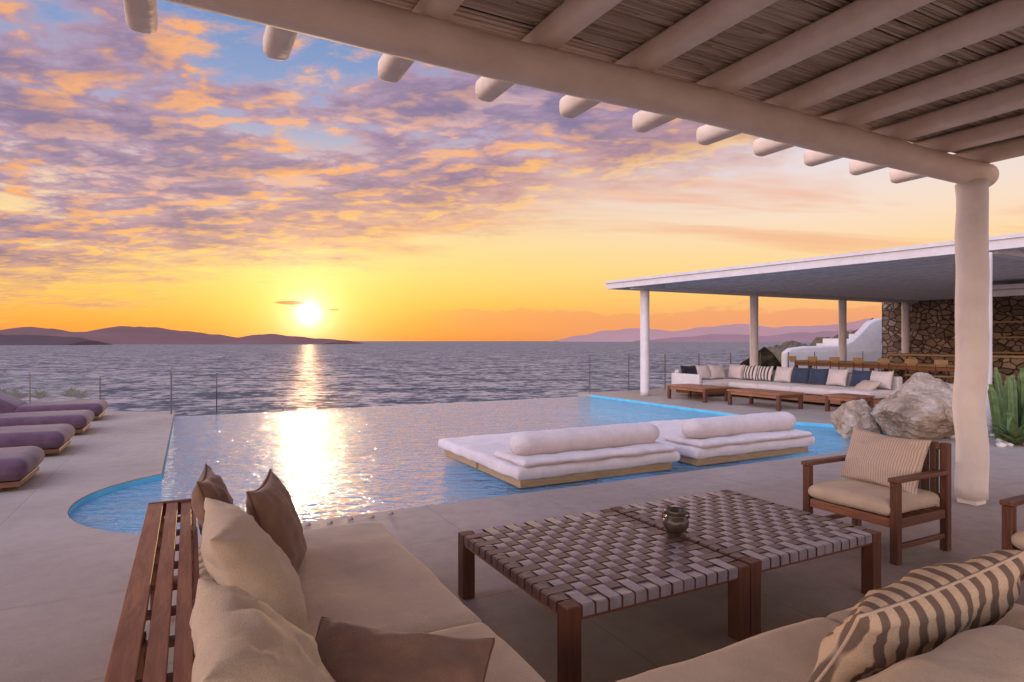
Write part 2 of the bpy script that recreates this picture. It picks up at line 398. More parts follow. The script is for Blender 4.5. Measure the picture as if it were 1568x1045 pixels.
wp=[(x,y if y<15.6 else 15.93) for x,y in wp]
tri=tessellate_polygon([[Vector((x,y,0)) for x,y in wp]])
fs=[]
for t in tri:
    a,b,c=[Vector((wp[k][0],wp[k][1],0)) for k in t]
    fs.append(tuple(t) if (b-a).cross(c-a).z>0 else tuple(t)[::-1])
mesh_obj('pool_water',[(x,y,WL) for x,y in wp],fs,M['pool'],pool)
for i in range(6):
    bpy.ops.mesh.primitive_uv_sphere_add(segments=12,ring_count=6,radius=0.028); o=bpy.context.object; o.name='anchor_cap' ; o.data.materials.append(M['deck']); o.scale=(1,1,.6); o.parent=pool; o.location=(0.75+i*0.19,5.70+.03*(i%2),0.008)
    for p in o.data.polygons:p.use_smooth=True

# ---------------- terrain + sea
N=90; vs=[];fs=[]
for i in range(N+1):
    for j in range(N+1):
        p=-120+240*i/N; q=-120+200*j/N
        d=max(0,q-17)
        z=-3.0-min(d,60)*0.26+noise.noise(Vector((p*.05,q*.05,0)))*2.0
        if q<16: z=-1.75
        vs.append((p,q,z))
for i in range(N):
    for j in range(N):
        a=i*(N+1)+j; fs.append((a,a+N+1,a+N+2,a+1))
mesh_obj('hillside_ground',vs,fs,M['scrub'],frame=True,smooth=True)
SEA=-15.0
mesh_obj('sea',[(-60000,-200,SEA),(60000,-200,SEA),(60000,60000,SEA),(-60000,60000,SEA)],[(0,1,2,3)],M['sea'])
F=942.0
def ridge(name,prof,D,depth,m,base=SEA,rough=0.08,nx=160,ny=14):
    prof=[((u-784)/F*D,1.65+(522-v)/F*D) for u,v in prof]
    vs=[];fs=[]
    x0,x1=prof[0][0],prof[-1][0]
    for i in range(nx+1):
        x=x0+(x1-x0)*i/nx
        for k in range(len(prof)-1):
            if prof[k][0]<=x<=prof[k+1][0]+1e-6: break
        a,b=prof[k],prof[k+1]; t=(x-a[0])/(b[0]-a[0]); t=t*t*(3-2*t); h=a[1]+(b[1]-a[1])*t-base
        for j in range(ny+1):
            s=j/ny*2-1
            f=max(0,1-abs(s)**1.4)
            z=base-3+(h+3)*f*(1+rough*noise.fractal(Vector((x/D*30,s*2,D)),1,2,4))
            vs.append((x,D+s*depth,z))
    for i in range(nx):
        for j in range(ny):
            a=i*(ny+1)+j; fs.append((a,a+ny+1,a+ny+2,a+1))
    return mesh_obj(name,vs,fs,m,smooth=True)
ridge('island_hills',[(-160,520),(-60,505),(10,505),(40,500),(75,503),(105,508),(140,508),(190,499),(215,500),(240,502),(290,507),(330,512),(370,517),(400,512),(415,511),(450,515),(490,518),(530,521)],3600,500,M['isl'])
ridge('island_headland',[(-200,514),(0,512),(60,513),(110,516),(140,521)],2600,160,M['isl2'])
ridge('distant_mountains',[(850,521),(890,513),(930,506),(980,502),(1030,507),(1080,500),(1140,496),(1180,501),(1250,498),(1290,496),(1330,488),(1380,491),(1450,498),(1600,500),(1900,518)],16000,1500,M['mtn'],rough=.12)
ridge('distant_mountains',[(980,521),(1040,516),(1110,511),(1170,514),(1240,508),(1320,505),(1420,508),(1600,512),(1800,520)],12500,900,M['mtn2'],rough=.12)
ridge('rocky_headland',[(1170,536),(1200,528),(1240,522),(1275,514),(1320,508),(1360,500),(1500,495),(1700,490)],170,40,M['scrub'],rough=0.25)
for (u,v,w) in [(1262,521,6),(1318,512,5),(1300,514,3.5)]:
    x=(u-784)/F*140; z=1.65+(522-v)/F*140
    h=bpy.data.objects.new('village_house',None); COL.objects.link(h); h.location=(x,138,z-2.0)
    box('walls',(-w*.3,-2,-1),(w*.3,2,1.3),M['white2'],h,bev=.05); box('upper_room',(-w*.1,-1.5,1.3),(w*.25,1.5,2.4),M['white2'],h,bev=.05)
    box('door',(-.2,-2.06,-.8),(.3,-2.01,.6),M['woodZ'],h,bev=.01)

# ---------------- near pergola
pg=empty('pergola',0,0); BP,BQ=7.057,3.373
log('post',(BP,BQ,0.06),(BP,BQ,3.26),0.14,M['white'],pg,wob=0.035,seed=3,chamfer=False)
box('post_foot',(BP-.09,BQ-.09,0),(BP+.09,BQ+.09,.07),M['white'],pg)
log('main_beam',(-4.5,BQ,3.44),(BP+.3,BQ,3.362),0.127,M['beam'],pg,wob=0.035,seed=9,seg=40)
log('back_beam',(-4.5,-2.6,3.40),(BP+.3,-2.6,3.355),0.127,M['beam'],pg,wob=0.02,seed=12,seg=40)
log('back_post',(BP,-2.6,0),(BP,-2.6,3.26),0.14,M['white'],pg,wob=0.02,seed=13)
log('back_post',(-4.2,-2.6,0),(-4.2,-2.6,3.26),0.14,M['white'],pg,wob=0.02,seed=14)
log('left_post',(-4.2,BQ,0),(-4.2,BQ,3.3),0.14,M['white'],pg,wob=0.02,seed=15)
for i in range(-5,11):
    p=-0.247+0.75*i
    log('rafter',(p,4.27,3.562),(p,-3.2,3.562),0.083,M['beam'],pg,wob=0.028,seed=20+i*1.7,n=20,sq=.38)
vs=[];fs=[];rnd=[]
q=-3.1
while q<3.62:
    p=-4.6+random.uniform(-.3,0)
    rr=random.uniform(.0085,.0125)
    while p<7.4:
        L=random.uniform(1.6,3.2); e=min(p+L,7.4+random.uniform(-.03,.03)); zz=3.665+random.uniform(-.004,.006); val=random.random()
        segs=4; pts=[(p+(e-p)*k/segs,q+noise.noise(Vector((p+k*.6,q*9,0)))*.006,zz+noise.noise(Vector((p+k*.6,q*7,5)))*.005) for k in range(segs+1)]
        v2,f2=tube(pts,rr,5); o0=len(vs); vs+=v2; fs+=[tuple(a+o0 for a in f) for f in f2]; rnd+=[val]*len(v2)
        p=e+0.003
    q+=rr*2+random.choice([0,0,0.001,0.001,0.002,0.009])
ro=mesh_obj('reed_mat',vs,fs,M['reed'],pg,smooth=True)
at=ro.data.attributes.new('rnd','FLOAT','POINT'); at.data.foreach_set('value',rnd)
box('light_block_sheet',(-4.7,-3.15,3.70),(7.42,3.6,3.74),M['blocker'],pg,bev=0)  # opaque dark sheet added over the reeds to stop light leaking through gaps

# ---------------- corner sofa
sf=empty('corner_sofa',0,0)
Y0,Y1=0.7,4.22
cushion('seat_cushion',(0.04,2.50,0.27),(1.16,4.2,0.42),M['beige'],sf,r=.05,seed=1,wr=.011)
cushion('seat_cushion',(0.04,0.75,0.27),(1.16,2.485,0.42),M['beige'],sf,r=.05,seed=2,wr=.011)
cushion('seat_cushion',(1.18,0.72,0.27),(2.55,1.82,0.42),M['beige'],sf,r=.05,seed=3,wr=.011)
cushion('seat_cushion',(2.565,0.72,0.27),(3.45,1.82,0.42),M['beige'],sf,r=.05,seed=4,wr=.011)
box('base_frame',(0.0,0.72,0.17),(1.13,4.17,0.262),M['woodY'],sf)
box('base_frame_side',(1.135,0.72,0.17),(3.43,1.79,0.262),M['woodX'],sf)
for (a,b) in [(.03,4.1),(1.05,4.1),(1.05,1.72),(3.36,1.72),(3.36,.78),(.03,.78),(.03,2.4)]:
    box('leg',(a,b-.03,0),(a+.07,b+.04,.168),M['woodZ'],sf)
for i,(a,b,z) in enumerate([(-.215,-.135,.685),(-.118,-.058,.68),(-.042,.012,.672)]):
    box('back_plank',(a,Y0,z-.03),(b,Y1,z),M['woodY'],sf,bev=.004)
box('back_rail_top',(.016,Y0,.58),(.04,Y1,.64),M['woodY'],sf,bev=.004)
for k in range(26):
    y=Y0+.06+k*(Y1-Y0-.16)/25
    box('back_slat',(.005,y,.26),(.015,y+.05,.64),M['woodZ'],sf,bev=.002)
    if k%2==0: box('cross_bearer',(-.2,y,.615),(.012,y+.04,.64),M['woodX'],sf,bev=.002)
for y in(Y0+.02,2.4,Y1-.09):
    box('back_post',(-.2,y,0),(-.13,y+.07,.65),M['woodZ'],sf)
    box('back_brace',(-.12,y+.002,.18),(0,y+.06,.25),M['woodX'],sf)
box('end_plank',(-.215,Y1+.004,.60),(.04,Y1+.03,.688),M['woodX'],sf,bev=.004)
cushion('back_bolster',(1.55,0.74,0.43),(2.45,1.12,0.73),M['beige2'],sf,r=.14,seed=8,wr=.014)
cushion('back_bolster',(2.47,0.74,0.43),(3.4,1.12,0.73),M['beige2'],sf,r=.14,seed=9,wr=.014)
box('rear_plank',(1.2,.5,.64),(3.45,.68,.67),M['woodX'],sf)
for a in (1.25,2.3,3.36): box('rear_post',(a,.56,0),(a+.07,.63,.638),M['woodZ'],sf)
pillow('sofa_pillow',(.25,2.98,.65),.72,.60,.25,(0,1,0),(-.6,0,.8),M['beige2'],None,seed=1)
pillow('sofa_pillow',(.215,1.95,.625),.70,.60,.27,(0,1,0),(-.62,0.05,.78),M['beige2'],None,seed=5)
pillow('sofa_pillow',(.42,3.50,.655),.54,.54,.19,(.3,.95,0),(-.35,0,.93),M['brown'],M['piping_brown'],seed=9)
pillow('sofa_pillow',(.14,3.82,.68),.50,.50,.18,(.1,1,0),(-.3,0,.93),M['brown'],M['piping_brown'],seed=13)
pillow('sofa_pillow',(.57,1.93,.52),.62,.48,.19,(.85,-.5,-.10),(.42,.75,.44),M['brown'],M['piping_brown'],seed=17)
pillow('striped_pillow',(2.44,1.33,.60),1.05,.46,.24,(1,-.03,.06),(0,-.5,.85),M['stripe'],M['piping_cream'],seed=21)
pillow('small_pillow',(2.50,1.52,.48),.45,.3,.14,(1,.1,0),(0,-.3,.9),M['beige'],None,seed=23)

# ---------------- woven tables
def woven(name,p,q,sx,sy,nx,ny,rot=0):
    e=empty(name,p,q,0,rot); z=.41
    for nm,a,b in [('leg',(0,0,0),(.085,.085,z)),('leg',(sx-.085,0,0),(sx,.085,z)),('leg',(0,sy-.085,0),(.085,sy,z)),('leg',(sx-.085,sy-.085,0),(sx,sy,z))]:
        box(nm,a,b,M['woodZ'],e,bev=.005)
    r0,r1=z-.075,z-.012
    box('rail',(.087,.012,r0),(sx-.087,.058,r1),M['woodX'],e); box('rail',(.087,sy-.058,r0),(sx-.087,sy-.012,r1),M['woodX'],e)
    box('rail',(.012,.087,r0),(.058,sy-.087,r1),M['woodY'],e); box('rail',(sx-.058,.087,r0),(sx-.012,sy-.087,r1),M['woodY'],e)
    X0,X1,Ya,Yb=.088,sx-.088,.088,sy-.088
    wx=(X1-X0)/nx; wy=(Yb-Ya)/ny; amp=.0045
    out={0:([],[]),1:([],[])}
    def ribbon(axis,c,hw,i):
        vs,fs=out[axis]
        L0,L1=(.004,sy-.004) if axis==1 else (.004,sx-.004)
        A0,cnt,st=(Ya,ny,wy) if axis==1 else (X0,nx,wx)
        path=[(L0,r0+.02),(L0,z-.006),(L0+.008,z)]
        for k in range(cnt):
            for f in(.12,.5,.88):
                s=1 if ((i+k)%2==(0 if axis==1 else 1)) else -1
                path.append((A0+(k+f)*st, z-.002+s*(amp if f==.5 else amp*.75)))
        path+=[(L1-.008,z),(L1,z-.006),(L1,r0+.02)]
        base=len(vs); jit=random.uniform(-.003,.003)
        for (l,zz) in path:
            jj=jit+random.uniform(-.0015,.0015)
            for d in(-hw,hw):
                vs.append((c+d+jj,l,zz+random.uniform(-.0008,.0008)) if axis==1 else (l,c+d+jj,zz+random.uniform(-.0008,.0008)))
        for k in range(len(path)-1):
            a=base+2*k; f=(a,a+1,a+3,a+2); fs.append(f if axis==0 else f[::-1])
    for i in range(nx): ribbon(1,X0+(i+.5)*wx,wx*.42,i)
    for j in range(ny): ribbon(0,Ya+(j+.5)*wy,wy*.42,j)
    for ax,mm in((1,M['strap']),(0,M['strap2'])):
        o=mesh_obj('woven_straps',out[ax][0],out[ax][1],mm,e)
        md=o.modifiers.new('s','SOLIDIFY'); md.thickness=.0025; md.offset=0
    return e
woven('woven_coffee_table',1.545,2.40,1.205,1.30,13,14)
woven('woven_coffee_table',2.775,2.42,1.205,1.30,13,14)
def lathe(name,prof,m,parent,n=32):
    vs=[];fs=[]
    for r_,z in prof:
        for k in range(n): vs.append((r_*math.cos(2*math.pi*k/n),r_*math.sin(2*math.pi*k/n),z))
    for i in range(len(prof)-1):
        for k in range(n): l=(k+1)%n; fs.append((i*n+k,i*n+l,(i+1)*n+l,(i+1)*n+k))
    fs.append(tuple(range(n))[::-1]); fs.append(tuple((len(prof)-1)*n+k for k in range(n)))
    return mesh_obj(name,vs,fs,m,parent,smooth=True)
pt=bpy.data.objects.new('clay_candle_pot',None); COL.objects.link(pt); pt.location=(1.06,3.98,.418)
lathe('body',[(.05,0),(.062,.01),(.078,.035),(.084,.06),(.078,.085),(.062,.102),(.058,.108),(.066,.12),(.070,.14),(.066,.143),(.056,.128),(.05,.11),(.03,.10)],M['pot'],pt)
for s in(1,-1):
    v2,f2=tube([(s*.072,0,.09),(s*.085,0,.096),(s*.085,0,.118),(s*.066,0,.124)],.007,8); mesh_obj('handle',v2,f2,M['pot'],pt,smooth=True)

# ---------------- armchairs
def armchair(p,q,pil=True):
    e=empty('armchair',p,q); w,d=.79,.72; s=.06
    for y in(0,w-s):
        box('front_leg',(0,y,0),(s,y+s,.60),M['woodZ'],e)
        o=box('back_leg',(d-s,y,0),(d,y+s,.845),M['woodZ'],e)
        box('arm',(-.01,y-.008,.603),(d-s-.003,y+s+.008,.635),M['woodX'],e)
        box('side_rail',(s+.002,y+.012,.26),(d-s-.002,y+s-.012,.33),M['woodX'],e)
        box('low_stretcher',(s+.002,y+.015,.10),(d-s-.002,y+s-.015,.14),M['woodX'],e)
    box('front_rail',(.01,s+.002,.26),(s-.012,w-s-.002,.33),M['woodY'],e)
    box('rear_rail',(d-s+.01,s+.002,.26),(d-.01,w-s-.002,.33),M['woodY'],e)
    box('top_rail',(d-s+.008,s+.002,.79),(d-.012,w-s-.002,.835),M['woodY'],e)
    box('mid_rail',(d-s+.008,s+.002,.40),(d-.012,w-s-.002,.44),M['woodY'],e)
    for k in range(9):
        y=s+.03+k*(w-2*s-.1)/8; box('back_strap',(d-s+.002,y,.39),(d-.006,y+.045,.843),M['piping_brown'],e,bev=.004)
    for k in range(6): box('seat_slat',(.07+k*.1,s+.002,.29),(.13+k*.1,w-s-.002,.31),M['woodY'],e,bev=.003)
    cushion('seat_cushion',(.0,.065,.335),(d-s-.01,w-.065,.455),M['beige'],e,r=.045,seed=p+q)
    if pil: pillow('armchair_pillow',(p+.48,q+w/2,.675),.64,.46,.2,(0,1,.05),(.35,0,.9),M['pin'],None,seed=31)
armchair(4.60,2.68)
armchair(4.60,1.24,False)

# ---------------- floating daybeds
def daybed(p,q):
    e=empty('pool_daybed',p,q); w,d=2.3,2.4
    for y in(0,d/2-.05,d-.1): box('frame_board_x',(0,y,-.062),(w,y+.1,.038),M['pine'],e)
    for x in(.0,w-.06): box('frame_board_y',(x,.102,-.058),(x+.06,d-.102,.034),M['pine'],e)
    box('deck_board',(.065,.105,-.064),(w-.065,d-.105,.03),M['pine'],e)
    box('pedestal',(.7,.7,-1.3),(w-.7,d-.7,-.065),M['poolpl'],e)
    cushion('mattress',(-.06,-.06,.042),(w+.06,d+.06,.185),M['towel'],e,r=.030,seed=p,wr=.016,n=40)
    cushion('folded_throw',(.02,-.07,.188),(w-.02,.70,.27),M['towel'],e,r=.038,seed=p+3,wr=.018,n=40)
    pts=[];rad=[];K=30
    for k in range(K+1):
        t=k/K; x=.02+(w-.10)*t; pts.append((x,.24,.405+.004*math.sin(t*20)))
        ed=min(t,1-t)*K; rad.append(.148*(min(1,(ed/1.5)**.4) if ed<1.5 else 1)*(1+.05*noise.noise(Vector((t*9,p,0)))) if ed>0 else .09)
    v2,f2=tube(pts,.14,28,radii=rad); o=mesh_obj('bolster',v2,f2,M['towel'],e,smooth=True)
daybed(3.40,6.27); daybed(6.15,6.27)

# ---------------- sun loungers
def lounger(p,q):
    e=empty('sun_lounger',p,q); L,w=2.1,1.05
    box('frame',(-L,0.03,.05),(-.04,w-.03,.11),M['woodX'],e)
    for x in(-L+.1,-.3):
        for y in(.1,w-.17): box('foot',(x,y,0),(x+.08,y+.07,.048),M['woodZ'],e)
    cushion('seat_pad',(-1.45,0,.115),(0,w,.36),M['purple'],e,r=.10,seed=q,puff=.02)
    b=bpy.data.objects.new('backrest',None); COL.objects.link(b); b.parent=e; b.location=(-1.45,0,.13); b.rotation_euler=(0,math.radians(28),0)
    cushion('back_pad',(-.85,0,0),(-.01,w,.24),M['purple'],b,r=.10,seed=q+2)
    box('back_frame',(-.83,.04,-.05),(-.02,w-.04,-.005),M['woodX'],b)
for q_ in(8.45,10.75,12.95,15.15): lounger(-1.6,q_)

# ---------------- glass balustrades
def balustrade(pts,h=.95,step=1.5,name='glass_balustrade'):
    e=empty(name,0,0)
    for (a,b) in zip(pts[:-1],pts[1:]):
        a=Vector((a[0],a[1],a[2]));b=Vector((b[0],b[1],b[2])); L=(b-a).length; n=max(1,round(L/step))
        for k in range(n):
            s=a.lerp(b,(k+.015)/n); t=a.lerp(b,(k+.985)/n)
            mesh_obj('pane',[(s.x,s.y,s.z+.05),(t.x,t.y,t.z+.05),(t.x,t.y,t.z+h),(s.x,s.y,s.z+h)],[(0,1,2,3)],M['glass'],e)
            s=a.lerp(b,k/n); box('post',(s.x-.014,s.y-.014,s.z),(s.x+.014,s.y+.014,s.z+h+.02),M['metal'],e,bev=.004)
        box('post',(b.x-.014,b.y-.014,b.z),(b.x+.014,b.y+.014,b.z+h+.02),M['metal'],e,bev=.004)
balustrade([(-.36,15.9,0),(-.36,16.25,0)],step=.5)
balustrade([(-.36,16.3,0),(.6,16.7,-.1)],h=.95)
balustrade([(.6,16.7,-.5),(2.2,17.2,-1.1)],h=.95)
balustrade([(-1.85,17.3,0),(-5.4,22.3,0)],h=.8,step=3)
balustrade([(11.3,16.2,0),(30,16.2,0)],h=1.2,step=1.55)

# ---------------- far pavilion
pv=empty('poolside_pavilion',0,0)
RZ=3.42
for p in(12.2,16.9,21.6,25.6): log('post',(p,14.6,0),(p,14.6,3.2),.135,M['white2'],pv,wob=.0,chamfer=False)
for p in(12.4,17.2,22.0): log('post',(p,5.75,0),(p,5.75,3.2),.135,M['white2'],pv,wob=.0,chamfer=False)
rpoly=[(11.35,15.5),(12.6,4.6),(32,4.6),(32,15.5)]
prism('roof_slab',rpoly,RZ,RZ+.07,M['white2'],pv,frame=None)
prism('fascia',[(11.40,15.45),(12.62,4.7),(12.75,4.7),(11.53,15.45)],RZ-.17,RZ-.003,M['white2'],pv,frame=None)
prism('far_fascia',[(11.56,15.45),(11.56,15.33),(31.9,15.33),(31.9,15.45)],RZ-.17,RZ-.003,M['white2'],pv,frame=None)
box('beam',(11.7,14.5,3.2),(31.8,14.7,3.4),M['white2'],pv); box('beam',(12.7,5.65,3.2),(31.8,5.85,3.4),M['white2'],pv)
p=12.9
while p<31.5:
    box('rafter',(p,5.0,3.27),(p+.1,15.3,3.415),M['white2'],pv,bev=.01); p+=.62
cn=empty('rear_canopy',0,0)
box('slab',(19,1.5,3.02),(33,9.2,3.14),M['white2'],cn,bev=.01)
for p in(19.3,23.5,28): box('beam',(p,1.6,2.85),(p+.15,9.1,3.015),M['white2'],cn)
for p in(19.35,24): log('post',(p,1.8,0),(p,1.8,2.85),.12,M['white2'],cn,wob=0,chamfer=False)

sw=empty('stone_wall',0,0)
vs=[];fs=[];ny_,nz_=120,30
for i in range(ny_+1):
    for j in range(nz_+1):
        q_=2+14.1*i/ny_; z_=3.3*j/nz_
        if i==ny_: q_-=.35*(j/nz_)
        vs.append((26.3+noise.noise(Vector((0,q_*3,z_*4)))*.08,q_,z_))
for i in range(ny_):
    for j in range(nz_):
        a_=i*(nz_+1)+j; fs.append((a_,a_+1,a_+nz_+2,a_+nz_+1))
mesh_obj('masonry_face',vs,fs,M['stone'],sw,smooth=True)
box('masonry_core',(26.45,2,0),(27,15.7,3.28),M['stone'],sw,bev=.03)
for z_ in(1.2,1.75,2.3): box('shelf',(25.85,6.0,z_),(26.2,12.4,z_+.06),M['pine'],sw)
for q_ in(6.1,9.2,12.2): box('shelf_upright',(25.88,q_,.9),(26.18,q_+.06,2.5),M['woodZ'],sw)
wl=[( (u-784)/F*28, 1.65+(522-v)/F*28) for u,v in[(1203,572),(1203,540),(1212,533),(1235,530),(1288,529),(1306,521),(1322,505),(1334,492),(1348,487),(1365,485),(1365,572)]]
n=len(wl); vs=[(x,28,z) for x,z in wl]+[(x,28.5,z) for x,z in wl]
fs=[tuple(range(n)),tuple(range(n,2*n))[::-1]]+[(i,i+n,(i+1)%n+n,(i+1)%n) for i in range(n)]
o=mesh_obj('white_parapet_wall',vs,fs,M['white2']); md=o.modifiers.new('b','BEVEL'); md.width=.08; md.segments=3

ps=empty('pavilion_sofa',0,0)
box('plinth',(13.2,13.25,.08),(15.5,14.35,.26),M['woodX'],ps); box('plinth_side',(14.2,8.9,.08),(15.5,13.24,.26),M['woodY'],ps)
for (a_,b_) in[(13.2,14.35),(14.36,15.45)]: cushion('seat_cushion',(a_,13.2,.27),(b_,14.2,.45),M['towel'],ps,n=10)
for k in range(4): cushion('seat_cushion',(14.15,8.9+k*1.07,.27),(15.25,9.95+k*1.07,.45),M['towel'],ps,n=10,seed=k)
box('back',(13.15,14.2,.2),(15.5,14.36,.78),M['white2'],ps,bev=.03); box('back_side',(15.3,8.9,.2),(15.5,14.19,.78),M['white2'],ps,bev=.03)
box('arm',(13.02,13.2,.2),(13.14,14.36,.68),M['white2'],ps,bev=.03)
def pp(nm,p,q,w,m,r=(1,0,0),u=(0,.3,.95)): pillow(nm,(p,q,.70),w,.46,.2,r,u,m,None,seed=p*3+q,n=14)
pp('pavilion_pillow',13.42,14.0,.62,M['black']); pp('pavilion_pillow',13.95,14.0,.6,M['towel']); pp('pavilion_pillow',14.55,14.0,.6,M['towel']);
side=((0,1,0),(.3,0,.95))
for (q_,m_) in[(13.75,'towel'),(13.2,'navystripe'),(12.65,'navystripe'),(12.0,'towel'),(11.45,'navy'),(10.9,'navy'),(10.35,'towel'),(9.7,'navy'),(9.2,'towel')]:
    pp('pavilion_pillow',15.1,q_,.56,M[m_],*side)
pillow('pavilion_pillow',(14.7,9.3,.55),.6,.4,.2,(.3,1,0),(.8,0,.5),M['pin'],None,n=14)
def lowtable(p,q,sx,sy):
    e=empty('low_wood_table',p,q)
    for k in range(5): box('top_slat',(k*sx/5+.004,0,.36),((k+1)*sx/5-.004,sy,.40),M['woodY'],e,bev=.004)
    for x in(.02,sx-.1):
        for y in(.02,sy-.1): box('leg',(x,y,0),(x+.08,y+.08,.358),M['woodZ'],e)
    box('apron',(.1,.03,.28),(sx-.1,.06,.357),M['woodX'],e); box('apron_side',(.03,.1,.28),(.06,sy-.1,.357),M['woodY'],e)
lowtable(12.15,12.1,.9,1.5); lowtable(12.3,9.9,.9,1.6); lowtable(13.2,8.6,.7,.8)
dt=empty('dining_table',18.7,9.0)
box('top',(0,0,.92),(1.0,5.6,.98),M['pine'],dt); box('apron',(.1,.1,.80),(.9,5.5,.918),M['woodY'],dt)
for x in(.08,.82):
    for y in(.1,2.7,5.4): box('leg',(x,y,0),(x+.1,y+.1,.80),M['woodZ'],dt)
for k in range(7):
    e=empty('bar_stool',18.1,9.2+k*.78)
    box('seat',(0,0,.66),(.38,.38,.70),M['pine'],e,bev=.02)
    for x in(.02,.32):
        for y in(.02,.32): box('leg',(x,y,0),(x+.04,y+.04,.658),M['woodZ'],e)
    box('stretcher',(.06,.03,.25),(.32,.05,.28),M['woodX'],e); box('back_rest',(.0,.02,1.0),(.025,.36,1.14),M['pine'],e)
    for y in(.03,.32): box('back_stile',(.004,y,.701),(.024,y+.03,1.0),M['woodZ'],e,bev=.002)
bc=empty('bar_counter',21.5,7.5)
box('counter_body',(0,0,0),(.6,5.2,1.15),M['stone'],bc,bev=.02); box('counter_top',(-.15,-.1,1.152),(.75,5.3,1.22),M['pine'],bc)

# ---------------- boulders
def boulder(name,cx,cy,sx,sy,sz,seed,rot=0):
    bm=bmesh.new(); bmesh.ops.create_icosphere(bm,subdivisions=6,radius=1)
    rnd_=random.Random(seed)
    planes=[]
    for k in range(16):
        v=Vector((rnd_.gauss(0,1),rnd_.gauss(0,1),rnd_.gauss(0,.8))).normalized(); planes.append((v,rnd_.uniform(.55,.85)))
    for v in bm.verts:
        d=v.co.normalized(); r_=1.0
        for (pn,pd) in planes:
            c_=d.dot(pn)
            if c_>0.05: r_=min(r_,pd/c_)
        r_*=1+.09*noise.fractal(d*2.5+Vector((seed,0,0)),.8,2,6)
        v.co=Vector((d.x*sx*r_,d.y*sy*r_,d.z*sz*r_))
    me=bpy.data.meshes.new(name); bm.to_mesh(me); bm.free(); me.materials.append(M['rock'])
    o=bpy.data.objects.new(name,me); COL.objects.link(o); o.location=(cx,cy,sz*.55); o.rotation_euler=(0,0,rot); return o
boulder('boulder',7.05,10.6,1.15,.8,.72,4,.2)
boulder('boulder',6.2,11.1,.56,.5,.40,11,.9)
boulder('boulder',8.3,11.4,.7,.6,.6,8,.3)
bm=bmesh.new()
for k in range(420):
    x=random.uniform(7.4,11.5); y=random.uniform(9.5,12.2)
    s=random.uniform(.03,.075)
    mt=Matrix.Translation((x,y,s*.4))@Matrix.Rotation(random.random()*6,4,'Z')@Matrix.Diagonal((s*1.3,s,s*.7,1))
    bmesh.ops.create_icosphere(bm,subdivisions=2,radius=1,matrix=mt)
me=bpy.data.meshes.new('white_pebbles'); bm.to_mesh(me); bm.free(); me.materials.append(M['pebble'])
for p_ in me.polygons:p_.use_smooth=True
o=bpy.data.objects.new('white_pebbles',me); COL.objects.link(o)
def cactus(x,y,h,seed):
    e=bpy.data.objects.new('columnar_cactus',None); COL.objects.link(e); e.location=(x,y,0); rr=random.Random(seed)
    for k in range(9):
        an=rr.random()*6.28; d=rr.uniform(.05,.35); hh=h*rr.uniform(.4,1.0); bx,by=d*math.cos(an),d*math.sin(an)
        vs=[];fs=[];n=20;K=16
        for i in range(K+1):
            t=i/K; base_r=.062*(1-.25*t)*(1 if t<.93 else .55); 
            for j in range(n):
                a_=2*math.pi*j/n; r_=base_r*(1.25 if j%4==0 else (.72 if j%4==2 else .95))
                vs.append((bx*(1+t*.7)+r_*math.cos(a_),by*(1+t*.7)+r_*math.sin(a_),t*hh))
        for i in range(K):
            for j in range(n): l=(j+1)%n; fs.append((i*n+j,i*n+l,(i+1)*n+l,(i+1)*n+j))
        fs.append(tuple(K*n+j for j in range(n)))
        mesh_obj('stem',vs,fs,M['plant'],e)
cactus(8.5,10.4,1.15,3); cactus(9.1,10.9,1.35,5)
def agave(name,x,y,R,seed,n=26,z0=.03):
    vs=[];fs=[];rr=random.Random(seed)
    for k in range(n):
        an=k*2.399; el=math.radians(rr.uniform(20,80)); L=R*rr.uniform(.7,1); K=7; b0=len(vs)
        for i in range(K+1):
            t=i/K; w=.07*R*1.6*(math.sin(math.pi*min(.98,(t*.75+.22)))**.8)*(1-t**4); rad=L*t*math.cos(el-.3*t); z=L*t*math.sin(el)-.12*L*t*t
            c=Vector((math.cos(an)*rad,math.sin(an)*rad,z)); s=Vector((-math.sin(an),math.cos(an),0))*w
            vs+= [c-s+Vector((0,0,.2*w)),c-Vector((0,0,.4*w)),c+s+Vector((0,0,.2*w))]
        for i in range(K):
            a_=b0+3*i; fs+=[(a_,a_+1,a_+4,a_+3),(a_+1,a_+2,a_+5,a_+4)]
    o=mesh_obj(name,vs,fs,M['plant'],smooth=True); o.location=(x,y,z0); return o
agave('agave_plant',7.95,9.75,.55,1); agave('agave_plant',8.5,9.6,.45,2); agave('agave_plant',9.3,10.3,.5,4)
for k in range(6):
    agave('edge_shrub',-12.2-k*.55,17.5+random.uniform(-.3,.3),.38,k+10,40)

